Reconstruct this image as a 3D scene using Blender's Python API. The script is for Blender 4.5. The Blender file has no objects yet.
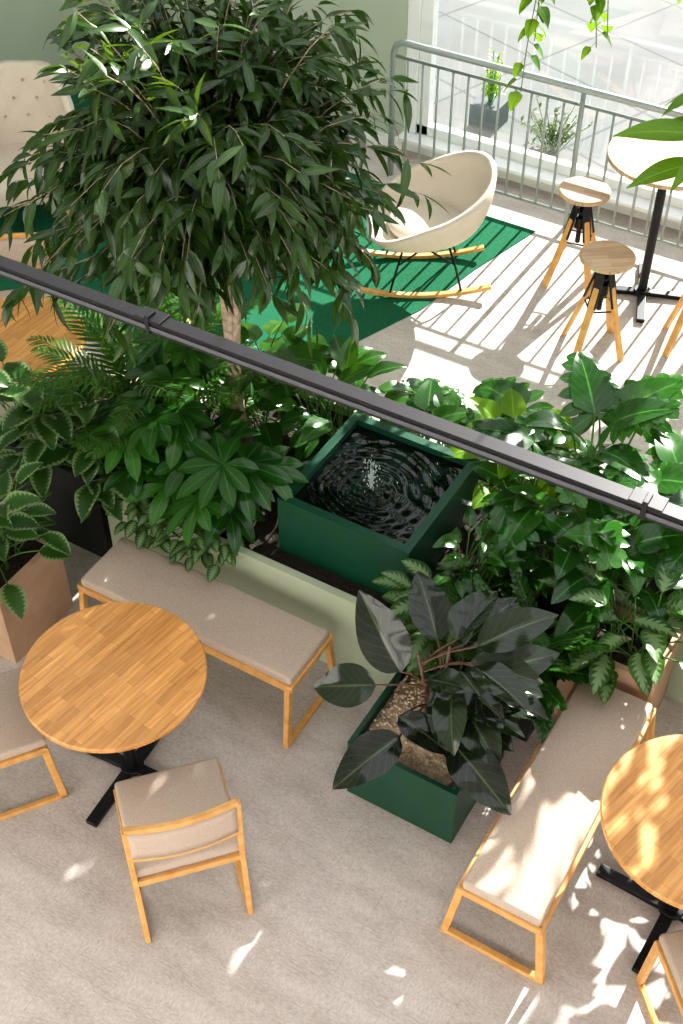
import bpy, math, random
from mathutils import Vector, Matrix
random.seed(7)
R = random.random
def U_(a, b): return a + (b - a) * R()
pi = math.pi
S = bpy.context.scene
try:
    S.view_settings.view_transform = 'Standard'
except Exception as e:
    print(e)
for lk in ('Medium High Contrast', 'Standard - Medium High Contrast'):
    try:
        S.view_settings.look = lk
        break
    except Exception as e:
        print(e)

# ------------------------------------------------------------------ materials
def newmat(name):
    m = bpy.data.materials.new(name); m.use_nodes = True
    nt = m.node_tree
    return m, nt, nt.nodes, nt.links, nt.nodes['Principled BSDF']

def simple(name, col, rough=0.5, metal=0.0, noise=0.0, nscale=20, bump=0.0, bscale=200, spec=0.5):
    m, nt, N, K, B = newmat(name)
    B.inputs['Roughness'].default_value = rough
    B.inputs['Metallic'].default_value = metal
    B.inputs['Specular IOR Level'].default_value = spec
    B.inputs['Base Color'].default_value = (*col, 1)
    tc = N.new('ShaderNodeTexCoord')
    if noise > 0:
        n = N.new('ShaderNodeTexNoise'); n.inputs['Scale'].default_value = nscale
        n.inputs['Detail'].default_value = 5
        K.new(tc.outputs['Object'], n.inputs['Vector'])
        r = N.new('ShaderNodeValToRGB')
        r.color_ramp.elements[0].position = 0.3; r.color_ramp.elements[1].position = 0.7
        r.color_ramp.elements[0].color = (*[c * (1 - noise) for c in col], 1)
        r.color_ramp.elements[1].color = (*[min(1, c * (1 + noise)) for c in col], 1)
        K.new(n.outputs['Fac'], r.inputs['Fac']); K.new(r.outputs['Color'], B.inputs['Base Color'])
    if bump > 0:
        n2 = N.new('ShaderNodeTexNoise'); n2.inputs['Scale'].default_value = bscale
        K.new(tc.outputs['Object'], n2.inputs['Vector'])
        b = N.new('ShaderNodeBump'); b.inputs['Strength'].default_value = bump
        b.inputs['Distance'].default_value = 0.01
        K.new(n2.outputs['Fac'], b.inputs['Height']); K.new(b.outputs['Normal'], B.inputs['Normal'])
    return m

def wood(name, c1, c2, staves=False, rough=0.4):
    m, nt, N, K, B = newmat(name)
    B.inputs['Roughness'].default_value = rough
    tc = N.new('ShaderNodeTexCoord')
    mp = N.new('ShaderNodeMapping'); mp.inputs['Scale'].default_value = (3, 45, 45) if staves else (12, 12, 12)
    K.new(tc.outputs['Object'], mp.inputs['Vector'])
    n = N.new('ShaderNodeTexNoise'); n.inputs['Scale'].default_value = 1.5; n.inputs['Detail'].default_value = 6
    K.new(mp.outputs['Vector'], n.inputs['Vector'])
    r = N.new('ShaderNodeValToRGB')
    r.color_ramp.elements[0].position = 0.3; r.color_ramp.elements[1].position = 0.72
    r.color_ramp.elements[0].color = (*c1, 1); r.color_ramp.elements[1].color = (*c2, 1)
    K.new(n.outputs['Fac'], r.inputs['Fac'])
    out = r.outputs['Color']
    if staves:
        br = N.new('ShaderNodeTexBrick')
        br.inputs['Scale'].default_value = 1
        br.inputs['Brick Width'].default_value = 0.23
        br.inputs['Row Height'].default_value = 0.042
        br.inputs['Mortar Size'].default_value = 0.0007
        br.inputs['Color1'].default_value = (0.74, 0.68, 0.58, 1)
        br.inputs['Color2'].default_value = (1.1, 1.08, 1.05, 1)
        br.inputs['Mortar'].default_value = (0.5, 0.42, 0.34, 1)
        K.new(tc.outputs['Object'], br.inputs['Vector'])
        mx = N.new('ShaderNodeMix'); mx.data_type = 'RGBA'; mx.blend_type = 'MULTIPLY'
        mx.inputs['Factor'].default_value = 0.85
        K.new(out, mx.inputs['A']); K.new(br.outputs['Color'], mx.inputs['B'])
        out = mx.outputs['Result']
    K.new(out, B.inputs['Base Color'])
    return m

def leafmat(name, dark, light, transl=0.3, rough=0.3, kind='plain', vcol=None, tcol=None, spec=0.3):
    m, nt, N, K, B = newmat(name)
    t = tcol or (min(1, light[0] * 3.2 + 0.03), min(1, light[1] * 2.2 + 0.05), light[2] * 0.8)
    dark = tuple(c * 0.85 for c in dark); light = tuple(c * 0.88 for c in light)
    B.inputs['Roughness'].default_value = rough
    B.inputs['Specular IOR Level'].default_value = spec
    at = N.new('ShaderNodeAttribute'); at.attribute_name = 'lf'
    sp = N.new('ShaderNodeSeparateXYZ'); K.new(at.outputs['Vector'], sp.inputs[0])  # x across(0..1) y along z rnd
    mx = N.new('ShaderNodeMix'); mx.data_type = 'RGBA'
    mx.inputs['A'].default_value = (*dark, 1); mx.inputs['B'].default_value = (*light, 1)
    K.new(sp.outputs['Z'], mx.inputs['Factor'])
    col = mx.outputs['Result']
    def math_(op, a, b):
        n = N.new('ShaderNodeMath'); n.operation = op
        for i, v in enumerate((a, b)):
            if v is None: continue
            if isinstance(v, (int, float)): n.inputs[i].default_value = v
            else: K.new(v, n.inputs[i])
        return n.outputs[0]
    v = vcol or tuple(min(1, c * 1.7 + 0.02) for c in light)
    if kind == 'var':    # light centre, feathered
        w = math_('SINE', math_('SUBTRACT', math_('MULTIPLY', sp.outputs['Y'], 46), math_('MULTIPLY', sp.outputs['X'], 9)), None)
        w = math_('MULTIPLY', w, 0.22)
        f = math_('ADD', sp.outputs['X'], w)
        f = math_('SUBTRACT', 0.62, f)
        f = math_('MULTIPLY', f, 4.0)
        cl = N.new('ShaderNodeClamp'); K.new(f, cl.inputs[0]); f = cl.outputs[0]
    elif kind == 'edge':
        f = math_('SUBTRACT', sp.outputs['X'], 0.62)
        w = math_('SINE', math_('MULTIPLY', sp.outputs['Y'], 60), None)
        f = math_('ADD', f, math_('MULTIPLY', w, 0.12))
        f = math_('MULTIPLY', f, 5.0)
        cl = N.new('ShaderNodeClamp'); K.new(f, cl.inputs[0]); f = cl.outputs[0]
    else:
        mid = math_('LESS_THAN', sp.outputs['X'], 0.05)
        w = math_('SINE', math_('SUBTRACT', math_('MULTIPLY', sp.outputs['Y'], 50), math_('MULTIPLY', sp.outputs['X'], 14)), None)
        w = math_('GREATER_THAN', w, 0.93)
        f = math_('ADD', math_('MULTIPLY', w, 0.3), mid)
        cl = N.new('ShaderNodeClamp'); K.new(f, cl.inputs[0]); f = cl.outputs[0]
    m2 = N.new('ShaderNodeMix'); m2.data_type = 'RGBA'
    K.new(f, m2.inputs['Factor']); K.new(col, m2.inputs['A']); m2.inputs['B'].default_value = (*v, 1)
    col = m2.outputs['Result']
    K.new(col, B.inputs['Base Color'])
    tr = N.new('ShaderNodeBsdfTranslucent')
    tr.inputs['Color'].default_value = (*t, 1)
    ms = N.new('ShaderNodeMixShader'); ms.inputs[0].default_value = transl
    K.new(B.outputs[0], ms.inputs[1]); K.new(tr.outputs[0], ms.inputs[2])
    K.new(ms.outputs[0], N['Material Output'].inputs['Surface'])
    return m

M = {}
M['top'] = wood('oak_staves', (0.52, 0.245, 0.070), (0.78, 0.42, 0.150), True, 0.35)
M['oak'] = wood('oak_frame', (0.54, 0.28, 0.085), (0.72, 0.41, 0.145), False, 0.45)
M['pale'] = wood('oak_pale', (0.42, 0.28, 0.16), (0.54, 0.40, 0.26), True, 0.45)
M['fab'] = simple('fabric_beige', (0.53, 0.43, 0.35), 0.95, noise=0.16, nscale=260, bump=0.5, bscale=420, spec=0.1)
M['fab2'] = simple('fabric_cream', (0.60, 0.53, 0.44), 0.9, noise=0.08, nscale=200, bump=0.3, bscale=400, spec=0.1)
M['black'] = simple('black_metal', (0.012, 0.012, 0.014), 0.4, 0.4)
M['grey'] = simple('rail_grey', (0.32, 0.35, 0.34), 0.4, 0.3)
M['dgrey'] = simple('track_grey', (0.095, 0.10, 0.11), 0.4, 0.2)
M['green'] = simple('green_lacquer', (0.006, 0.058, 0.030), 0.36, noise=0.08, nscale=6)
M['sage'] = simple('sage_paint', (0.41, 0.46, 0.33), 0.7, noise=0.03, nscale=3)
M['sagew'] = simple('sage_wall', (0.42, 0.48, 0.38), 0.85, noise=0.03, nscale=2)
M['white'] = simple('white_frame', (0.78, 0.79, 0.79), 0.4, noise=0.02, nscale=3)
M['ceil'] = simple('ceiling_white', (0.74, 0.73, 0.73), 0.8, noise=0.02, nscale=3)
M['brown'] = simple('tan_clay', (0.48, 0.32, 0.21), 0.8, noise=0.08, nscale=12)
M['darkpot'] = simple('dark_pot', (0.012, 0.014, 0.013), 0.6)
M['soil'] = simple('soil', (0.03, 0.02, 0.013), 0.95, noise=0.5, nscale=60, bump=0.8, bscale=80)
M['peb'] = simple('clay_pebble', (0.60, 0.47, 0.33), 0.85, noise=0.3, nscale=30)
M['bark'] = simple('bark', (0.37, 0.29, 0.21), 0.85, noise=0.4, nscale=35, bump=0.6, bscale=60)
M['stem'] = simple('plant_stem', (0.07, 0.16, 0.03), 0.5, noise=0.2, nscale=15)
M['redstem'] = simple('rubber_stem', (0.10, 0.05, 0.03), 0.5, noise=0.2, nscale=15)
M['carpet'] = simple('green_carpet', (0.024, 0.130, 0.068), 0.98, noise=0.25, nscale=120, bump=0.5, bscale=300, spec=0.05)

def floor_mat():
    m, nt, N, K, B = newmat('carpet_tile_floor')
    B.inputs['Roughness'].default_value = 0.85; B.inputs['Specular IOR Level'].default_value = 0.2
    tc = N.new('ShaderNodeTexCoord')
    br = N.new('ShaderNodeTexBrick'); br.offset = 0.5
    br.inputs['Scale'].default_value = 1; br.inputs['Brick Width'].default_value = 0.5
    br.inputs['Row Height'].default_value = 0.5; br.inputs['Mortar Size'].default_value = 0.0016
    br.inputs['Color1'].default_value = (0.0, 0.0, 0.0, 1); br.inputs['Color2'].default_value = (1, 1, 1, 1)
    br.inputs['Mortar'].default_value = (0, 0, 0, 1)
    K.new(tc.outputs['Object'], br.inputs['Vector'])
    def streak(sx, sy, sc=1, det=7, ro=0.78):
        mp = N.new('ShaderNodeMapping'); mp.inputs['Scale'].default_value = (sx, sy, 1)
        K.new(tc.outputs['Object'], mp.inputs['Vector'])
        n = N.new('ShaderNodeTexNoise'); n.inputs['Scale'].default_value = sc; n.inputs['Detail'].default_value = det
        n.inputs['Roughness'].default_value = ro
        K.new(mp.outputs['Vector'], n.inputs['Vector']); return n.outputs['Fac']
    a = streak(38, 120); b = streak(110, 42)
    # worn patches choose the weave direction and the amount of print
    patch = streak(4, 9, 1, 4, 0.6)
    gt = N.new('ShaderNodeMath'); gt.operation = 'GREATER_THAN'; gt.inputs[1].default_value = 0.52
    K.new(patch, gt.inputs[0])
    mf = N.new('ShaderNodeMix'); mf.data_type = 'FLOAT'
    K.new(gt.outputs[0], mf.inputs['Factor']); K.new(a, mf.inputs['A']); K.new(b, mf.inputs['B'])
    ad = N.new('ShaderNodeMath'); ad.operation = 'MULTIPLY_ADD'; ad.inputs[1].default_value = 0.45
    K.new(patch, ad.inputs[0]); K.new(mf.outputs['Result'], ad.inputs[2])
    r = N.new('ShaderNodeValToRGB')
    r.color_ramp.elements[0].position = 0.58; r.color_ramp.elements[1].position = 0.86
    r.color_ramp.elements[0].color = (0.40, 0.352, 0.318, 1); r.color_ramp.elements[1].color = (0.60, 0.55, 0.51, 1)
    K.new(ad.outputs[0], r.inputs['Fac'])
    mt = N.new('ShaderNodeMix'); mt.data_type = 'RGBA'; mt.blend_type = 'MULTIPLY'
    K.new(br.outputs['Fac'], mt.inputs['Factor']); K.new(r.outputs['Color'], mt.inputs['A'])
    mt.inputs['B'].default_value = (0.86, 0.85, 0.84, 1)
    K.new(mt.outputs['Result'], B.inputs['Base Color'])
    bp = N.new('ShaderNodeBump'); bp.inputs['Strength'].default_value = 0.3; bp.inputs['Distance'].default_value = 0.004
    K.new(mf.outputs['Result'], bp.inputs['Height']); K.new(bp.outputs['Normal'], B.inputs['Normal'])
    return m
M['floor'] = floor_mat()

def paver_mat():
    m, nt, N, K, B = newmat('pavers')
    B.inputs['Roughness'].default_value = 0.9
    tc = N.new('ShaderNodeTexCoord')
    mp = N.new('ShaderNodeMapping'); mp.inputs['Rotation'].default_value = (0, 0, 0.35)
    K.new(tc.outputs['Object'], mp.inputs['Vector'])
    br = N.new('ShaderNodeTexBrick'); br.inputs['Scale'].default_value = 1; br.offset = 0.0
    br.inputs['Brick Width'].default_value = 1.2; br.inputs['Row Height'].default_value = 0.9
    br.inputs['Mortar Size'].default_value = 0.014
    br.inputs['Color1'].default_value = (0.11, 0.11, 0.108, 1); br.inputs['Color2'].default_value = (0.13, 0.129, 0.125, 1)
    br.inputs['Mortar'].default_value = (0.07, 0.07, 0.068, 1)
    K.new(mp.outputs['Vector'], br.inputs['Vector'])
    n = N.new('ShaderNodeTexNoise'); n.inputs['Scale'].default_value = 1.3; n.inputs['Detail'].default_value = 6
    K.new(tc.outputs['Object'], n.inputs['Vector'])
    mx = N.new('ShaderNodeMix'); mx.data_type = 'RGBA'; mx.blend_type = 'OVERLAY'; mx.inputs['Factor'].default_value = 0.5
    K.new(br.outputs['Color'], mx.inputs['A']); K.new(n.outputs['Color'], mx.inputs['B'])
    hs = N.new('ShaderNodeHueSaturation'); hs.inputs['Saturation'].default_value = 0.15
    K.new(mx.outputs['Result'], hs.inputs['Color']); K.new(hs.outputs['Color'], B.inputs['Base Color'])
    return m
M['paver'] = paver_mat()

def glass_mat():
    m, nt, N, K, B = newmat('window_glass')
    tr = N.new('ShaderNodeBsdfTransparent'); tr.inputs[0].default_value = (0.95, 0.97, 0.965, 1)
    gl = N.new('ShaderNodeBsdfGlossy'); gl.inputs['Roughness'].default_value = 0.02
    ms = N.new('ShaderNodeMixShader'); ms.inputs[0].default_value = 0.05
    K.new(tr.outputs[0], ms.inputs[1]); K.new(gl.outputs[0], ms.inputs[2])
    K.new(ms.outputs[0], N['Material Output'].inputs['Surface'])
    return m
M['glass'] = glass_mat()
m, nt, N, K, B = newmat('water'); M['water'] = m
B.inputs['Base Color'].default_value = (0.002, 0.005, 0.004, 1); B.inputs['Roughness'].default_value = 0.04
B.inputs['Specular IOR Level'].default_value = 0.5
m, nt, N, K, B = newmat('water_jet'); M['jet'] = m
B.inputs['Base Color'].default_value = (0.75, 0.85, 0.82, 1); B.inputs['Roughness'].default_value = 0.1
B.inputs['Transmission Weight'].default_value = 0.7; B.inputs['IOR'].default_value = 1.33

M['l_tree'] = leafmat('ficus_leaf', (0.012, 0.036, 0.009), (0.044, 0.105, 0.020), 0.20, 0.24, spec=0.55)
M['l_mon'] = leafmat('monstera_leaf', (0.010, 0.056, 0.009), (0.036, 0.140, 0.016), 0.20, 0.19, spec=0.55)
M['l_lime'] = leafmat('lime_leaf', (0.09, 0.22, 0.012), (0.19, 0.36, 0.02), 0.35, 0.35)
M['l_vine'] = leafmat('pothos_leaf', (0.035, 0.11, 0.012), (0.09, 0.21, 0.02), 0.25, 0.3)
M['l_fern'] = leafmat('fern_leaf', (0.024, 0.085, 0.012), (0.070, 0.19, 0.022), 0.28, 0.4)
M['l_mid'] = leafmat('philodendron_leaf', (0.011, 0.056, 0.009), (0.044, 0.140, 0.018), 0.22, 0.22, spec=0.5)
M['l_rub'] = leafmat('rubber_leaf', (0.009, 0.014, 0.009), (0.018, 0.034, 0.014), 0.08, 0.12, vcol=(0.07, 0.09, 0.04), tcol=(0.10, 0.10, 0.02), spec=0.6)
M['l_var'] = leafmat('aglaonema_leaf', (0.018, 0.070, 0.012), (0.045, 0.12, 0.02), 0.22, 0.33, 'var', (0.18, 0.27, 0.13))
M['l_edge'] = leafmat('calathea_leaf', (0.018, 0.068, 0.012), (0.04, 0.11, 0.02), 0.22, 0.33, 'edge', (0.21, 0.30, 0.14))
M['l_zz'] = leafmat('zz_leaf', (0.010, 0.050, 0.006), (0.030, 0.11, 0.014), 0.15, 0.2, spec=0.5)
M['l_dry'] = leafmat('dry_leaf', (0.10, 0.09, 0.05), (0.12, 0.15, 0.06), 0.15, 0.6)

# ------------------------------------------------------------------ mesh builder
class MB:
    def __init__(s): s.v = []; s.f = []; s.m = []; s.a = []
    def add(s, vs, fs, mi=0, at=None):
        o = len(s.v); s.v += [tuple(p) for p in vs]
        s.a += at if at else [(0.5, 0.5, 0.5)] * len(vs)
        s.f += [tuple(i + o for i in f) for f in fs]; s.m += [mi] * len(fs)
    def box(s, x0, x1, y0, y1, z0, z1, mi=0):
        vs = [(x, y, z) for z in (z0, z1) for y in (y0, y1) for x in (x0, x1)]
        s.add(vs, [(0, 2, 3, 1), (4, 5, 7, 6), (0, 1, 5, 4), (2, 6, 7, 3), (0, 4, 6, 2), (1, 3, 7, 5)], mi)
    def beam(s, p, q, w, h, mi=0, side=None):
        p = Vector(p); q = Vector(q); d = (q - p).normalized()
        up = Vector((0, 0, 1)) if abs(d.z) < 0.8 else Vector((1, 0, 0))
        if side is not None: sx = Vector(side); sx = (sx - d * sx.dot(d)).normalized()
        else: sx = d.cross(up).normalized()
        uz = sx.cross(d).normalized()
        vs = [c + sx * a * w / 2 + uz * b * h / 2 for c in (p, q) for a, b in ((-1, -1), (1, -1), (1, 1), (-1, 1))]
        s.add(vs, [(0, 3, 2, 1), (4, 5, 6, 7), (0, 1, 5, 4), (1, 2, 6, 5), (2, 3, 7, 6), (3, 0, 4, 7)], mi)
    def sweep(s, pts, w, h, mi=0):
        pts = [Vector(p) for p in pts]; vs = []; fs = []
        for i, p in enumerate(pts):
            d = (pts[min(i + 1, len(pts) - 1)] - pts[max(i - 1, 0)]).normalized()
            sx = d.cross(Vector((0, 0, 1))).normalized(); uz = sx.cross(d)
            vs += [p + sx * a * w / 2 + uz * b_ * h / 2 for a, b_ in ((-1, -1), (1, -1), (1, 1), (-1, 1))]
        for i in range(len(pts) - 1):
            for k in range(4):
                a = i * 4 + k; b_ = i * 4 + (k + 1) % 4; fs.append((a, b_, b_ + 4, a + 4))
        fs.append((3, 2, 1, 0)); o = 4 * (len(pts) - 1); fs.append((o, o + 1, o + 2, o + 3))
        s.add(vs, fs, mi)
    def tube(s, pts, rad, n=8, mi=0, cap=True):
        pts = [Vector(p) for p in pts]
        if not isinstance(rad, (list, tuple)): rad = [rad] * len(pts)
        vs = []; prev = None
        for i, p in enumerate(pts):
            d = (pts[min(i + 1, len(pts) - 1)] - pts[max(i - 1, 0)]).normalized()
            if prev is None:
                ref = Vector((0, 0, 1)) if abs(d.z) < 0.9 else Vector((1, 0, 0))
                x = d.cross(ref).normalized()
            else:
                x = (prev - d * prev.dot(d)).normalized()
            prev = x; y = d.cross(x)
            for k in range(n):
                a = 2 * pi * k / n
                vs.append(p + (x * math.cos(a) + y * math.sin(a)) * rad[i])
        fs = []
        for i in range(len(pts) - 1):
            for k in range(n):
                a = i * n + k; b = i * n + (k + 1) % n
                fs.append((a, b, b + n, a + n))
        if cap:
            fs.append(tuple(range(n - 1, -1, -1))); fs.append(tuple((len(pts) - 1) * n + k for k in range(n)))
        s.add(vs, fs, mi)
    def cyl(s, x, y, z0, z1, r, n=32, mi=0, r1=None):
        s.tube([(x, y, z0), (x, y, z1)], [r, r if r1 is None else r1], n, mi)
    def lathe(s, prof, n=48, mi=0, c=(0, 0)):
        vs = []; fs = []
        for r, z in prof:
            for k in range(n):
                a = 2 * pi * k / n; vs.append((c[0] + r * math.cos(a), c[1] + r * math.sin(a), z))
        for i in range(len(prof) - 1):
            for k in range(n):
                a = i * n + k; b = i * n + (k + 1) % n; fs.append((a, b, b + n, a + n))
        s.add(vs, fs, mi)
    def leaf(s, base, d, up, L, W, droop=0.6, fold=0.25, n=6, cols=2, shape='ov', mi=0, rnd=None, wave=0.0):
        base = Vector(base); y = Vector(d).normalized(); up = Vector(up)
        x = y.cross(up)
        if x.length < 1e-4: x = y.cross(Vector((1, 0.1, 0)))
        x.normalize(); z = x.cross(y)
        rnd = R() if rnd is None else rnd
        droop = droop if abs(droop) > 1e-3 else 1e-3
        vs = []; at = []
        ph = R() * 6
        for i in range(n + 1):
            t = i / n
            if shape == 'ov': w = math.sin(pi * min(1, max(0, t)) ** 0.75) ** 0.8 if 0 < t < 1 else 0.03
            elif shape == 'heart': w = (math.sin(pi * t ** 0.5) ** 0.75) if 0 < t < 1 else 0.03
            elif shape == 'obov': w = math.sin(pi * t ** 1.25) ** 0.75 if 0 < t < 1 else 0.05
            else: w = math.sin(pi * t ** 0.8) if 0 < t < 1 else 0.04
            w *= W / 2
            th = droop * t
            c = base + y * (L * math.sin(th) / droop) - z * (L * (1 - math.cos(th)) / droop)
            nz = z * math.cos(th) + y * math.sin(th)
            for k in range(-cols // 2 if cols > 1 else -1, (cols // 2 if cols > 1 else 1) + 1):
                a = k / max(1, cols // 2)
                o = c + x * (a * w) + nz * (abs(a) * w * fold + (wave * W * abs(a) * math.sin(t * 14 + ph + a) if wave else 0))
                vs.append(o); at.append((abs(a), t, rnd))
        C = 2 * (cols // 2) + 1
        fs = [(i * C + k, i * C + k + 1, (i + 1) * C + k + 1, (i + 1) * C + k) for i in range(n) for k in range(C - 1)]
        s.add(vs, fs, mi, at)
    def lobed(s, base, d, up, L, W, droop=0.5, nl=7, mi=0, core=0.70, lw=0.20):
        base = Vector(base); y = Vector(d).normalized(); x = y.cross(Vector(up)).normalized(); z = x.cross(y)
        rnd = R()
        s.leaf(base, y, z, L, W * core, droop, 0.15, 8, 4, 'heart', mi, rnd)
        for i in range(nl):
            t = 0.02 + 0.80 * i / (nl - 1)
            th = droop * t
            c = base + y * (L * math.sin(th) / droop) - z * (L * (1 - math.cos(th)) / droop)
            yy = y * math.cos(th) - z * math.sin(th); nz = z * math.cos(th) + y * math.sin(th)
            ang = math.radians(122 - 90 * t)
            ln = W * 0.54 * (1.0 - 0.45 * t) * (0.8 + 0.35 * math.sin(pi * min(1, t + 0.2)))
            for sg in (-1, 1):
                dd = yy * math.cos(ang) + x * sg * math.sin(ang) + nz * U_(0.1, 0.18)
                s.leaf(c - nz * 0.002, dd, nz, ln * U_(0.94, 1.06), L * lw, U_(0.4, 0.6), 0.12, 5, 2, 'obov', mi, rnd)
    def palmate(s, base, d, up, L, droop=0.5, nl=8, mi=0, lw=0.30):
        base = Vector(base); y = Vector(d).normalized(); x = y.cross(Vector(up)).normalized(); z = x.cross(y)
        rnd = R()
        for i in range(nl):
            q = -1 + 2 * i / (nl - 1); ang = q * math.radians(140) + U_(-.06, .06)
            dd = y * math.cos(ang) + x * math.sin(ang) + z * U_(0.05, 0.2)
            l_ = L * (1 - 0.38 * abs(q) ** 1.5) * U_(0.92, 1.06)
            s.leaf(base, dd, z, l_, L * lw, droop * U_(0.8, 1.3), 0.22, 7, 2, 'obov', mi, min(1, max(0, rnd + U_(-.08, .08))))
    def frond(s, base, d, L, droop, nl, ll, lw, mi=0, smi=1, ang=60, r=0.003, shape='lan', bare=0.15, up=(0, 0, 1)):
        p = Vector(base); y = Vector(d).normalized(); up = Vector(up)
        x = y.cross(up)
        if x.length < 1e-3: x = Vector((1, 0, 0))
        x.normalize(); z = x.cross(y); pts = []
        rnd = R(); N_ = nl + 2
        for i in range(N_ + 1):
            t = i / N_; th = droop * t
            c = p + y * (L * math.sin(th) / droop) - z * (L * (1 - math.cos(th)) / droop); pts.append(c)
            yy = y * math.cos(th) - z * math.sin(th); nz = z * math.cos(th) + y * math.sin(th)
            if t > bare:
                tt = (t - bare) / (1 - bare)
                env = math.sin(pi * (0.18 + 0.76 * tt)) ** 0.7
                a = math.radians(ang * (1 - 0.35 * tt))
                for sg in (-1, 1):
                    dd = yy * math.cos(a) + x * sg * math.sin(a) + nz * U_(0.0, 0.2)
                    s.leaf(c, dd, nz, ll * env * U_(0.9, 1.1), lw, 0.5, 0.2, 3 if shape == 'lan' else 5, 2, shape, mi, rnd * 0.6 + R() * 0.4)
        s.tube(pts[::2] if len(pts) % 2 else pts, r, 4, smi, False)
    def build(s, name, mats, parent=None, smooth=True, bevel=0, loc=None, subsurf=0, solid=0):
        me = bpy.data.meshes.new(name)
        me.from_pydata(s.v, [], s.f)
        for mt in mats: me.materials.append(M[mt] if isinstance(mt, str) else mt)
        me.polygons.foreach_set('material_index', s.m)
        me.polygons.foreach_set('use_smooth', [smooth] * len(s.f))
        a = me.attributes.new('lf', 'FLOAT_VECTOR', 'POINT')
        a.data.foreach_set('vector', [c for t in s.a for c in t])
        me.update()
        ob = bpy.data.objects.new(name, me); S.collection.objects.link(ob)
        if solid:
            mo = ob.modifiers.new('solid', 'SOLIDIFY'); mo.thickness = solid; mo.offset = 0
        if bevel:
            mo = ob.modifiers.new('bev', 'BEVEL'); mo.width = bevel; mo.segments = 3; mo.limit_method = 'ANGLE'
            mo.angle_limit = math.radians(40); mo.harden_normals = False
        if subsurf:
            mo = ob.modifiers.new('ss', 'SUBSURF'); mo.levels = subsurf; mo.render_levels = subsurf
        if parent: ob.parent = parent
        if loc: ob.location = loc
        return ob

def empty(name, x, y, z=0, rot=0):
    e = bpy.data.objects.new(name, None); S.collection.objects.link(e)
    e.location = (x, y, z); e.rotation_euler = (0, 0, math.radians(rot)); e.empty_display_size = 0.1
    return e

def box_obj(name, x0, x1, y0, y1, z0, z1, mat, bevel=0, parent=None):
    b = MB(); b.box(x0, x1, y0, y1, z0, z1)
    return b.build(name, [mat], parent, False, bevel)

# ------------------------------------------------------------------ room shell
# room axes: x along the window wall, y towards the window wall
box_obj('floor', -7.1, 4.0, -2.0, 8.1, -0.1, 0.0, 'floor')
b = MB()
poly = [(-7.1, 7.6), (-2.86, 7.56), (-3.02, 6.9), (-3.12, 6.3), (-3.38, 5.6), (-3.5, 4.95), (-7.1, 4.95)]
vs = [(x, y, 0.006) for x, y in poly] + [(x, y, 0.0) for x, y in poly]
n_ = len(poly)
b.add(vs, [tuple(range(n_ - 1, -1, -1))] + [(i, (i + 1) % n_, (i + 1) % n_ + n_, i + n_) for i in range(n_)])
b.build('green_carpet', ['carpet'], smooth=False)
box_obj('wall_left', -7.25, -7.1, -2.0, 8.25, 0, 6.0, 'sagew')
box_obj('wall_right', 4.0, 4.15, -2.0, 8.25, 0, 6.0, 'ceil')
box_obj('wall_front', -7.25, 4.15, -2.15, -2.0, 0, 6.0, 'ceil')
b = MB(); b.box(-7.1, -4.25, 8.1, 8.25, 0, 5.4); b.box(-4.25, 4.0, 8.1, 8.25, 4.35, 5.4)
b.build('wall_back', ['sagew'], smooth=False)
# unseen ceiling slab, stopped short; added open roof gives directional sky light
box_obj('ceiling', -7.25, 4.15, -2.15, 2.2, 6.0, 6.15, 'ceil')
box_obj('baseboard_left', -7.1, -7.08, -2.0, 8.08, 0, 0.09, 'white')
box_obj('baseboard_back', -7.08, -4.25, 8.08, 8.1, 0, 0.09, 'white')

# window
win = empty('window_1', 0, 8.15)
b = MB()
b.box(-4.25, 4.0, -0.05, 0.07, 0.0, 0.16)
b.box(-4.25, 4.0, -0.05, 0.07, 4.25, 4.35)
for x in (-4.25, -1.25, 1.35, 3.9):
    b.box(x, x + 0.10, -0.05, 0.07, 0.16, 4.25)
b.box(-4.15, -4.05, -0.03, 0.05, 0.16, 4.25)
b.box(-4.15, -1.25, -0.03, 0.05, 0.16, 0.24)
b.box(-1.15, 1.35, -0.03, 0.05, 0.16, 0.24)
b.box(1.45, 3.9, -0.03, 0.05, 0.16, 0.24)
b.build('frame', ['white'], win, False, 0.006)
b = MB(); b.box(-4.05, 3.9, 0.0, 0.01, 0.22, 4.25); b.build('glass_pane', ['glass'], win, False)
box_obj('window_sill', -4.25, 4.0, -0.16, -0.05, 0.13, 0.16, 'white', 0.004, win)

# outside
box_obj('exterior_pavement', -12, 9, 8.25, 26, -0.12, -0.02, 'paver')
def shrub(name, x, y, z0, h, spread, n, mats=('l_fern', 'stem'), box=None):
    b = MB()
    if box:
        b2 = MB(); w = box; b2.box(x - w / 2, x + w / 2, y - w / 2, y + w / 2, z0, z0 + w * 0.8)
    for i in range(n):
        a = U_(0, 2 * pi); rr = U_(0.0, spread)
        tip = Vector((x + rr * math.cos(a), y + rr * math.sin(a), z0 + (box or 0) * 0.8 + h * U_(0.35, 1)))
        b0 = Vector((x + rr * .2 * math.cos(a), y + rr * .2 * math.sin(a), z0 + (box or 0) * 0.78))
        b.tube([b0, (b0 + tip) / 2 + Vector((0, 0, 0.03)), tip], 0.003, 4, 1, False)
        for k in range(8):
            q = b0.lerp(tip, 0.3 + 0.7 * k / 7)
            d = Vector((U_(-1, 1), U_(-1, 1), U_(-0.2, 0.9)))
            b.leaf(q, d, (0, 0, 1), 0.06, 0.022, 0.5, 0.2, 3, 2, 'ov')
    if box:
        b.add(b2.v, b2.f, 2)
        mats = (*mats, 'dgrey')
    b.build(name, list(mats), smooth=False if box else True)
shrub('outdoor_potted_shrub', -3.87, 8.85, -0.02, 0.42, 0.12, 20, ('l_lime', 'stem'), 0.24)
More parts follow.
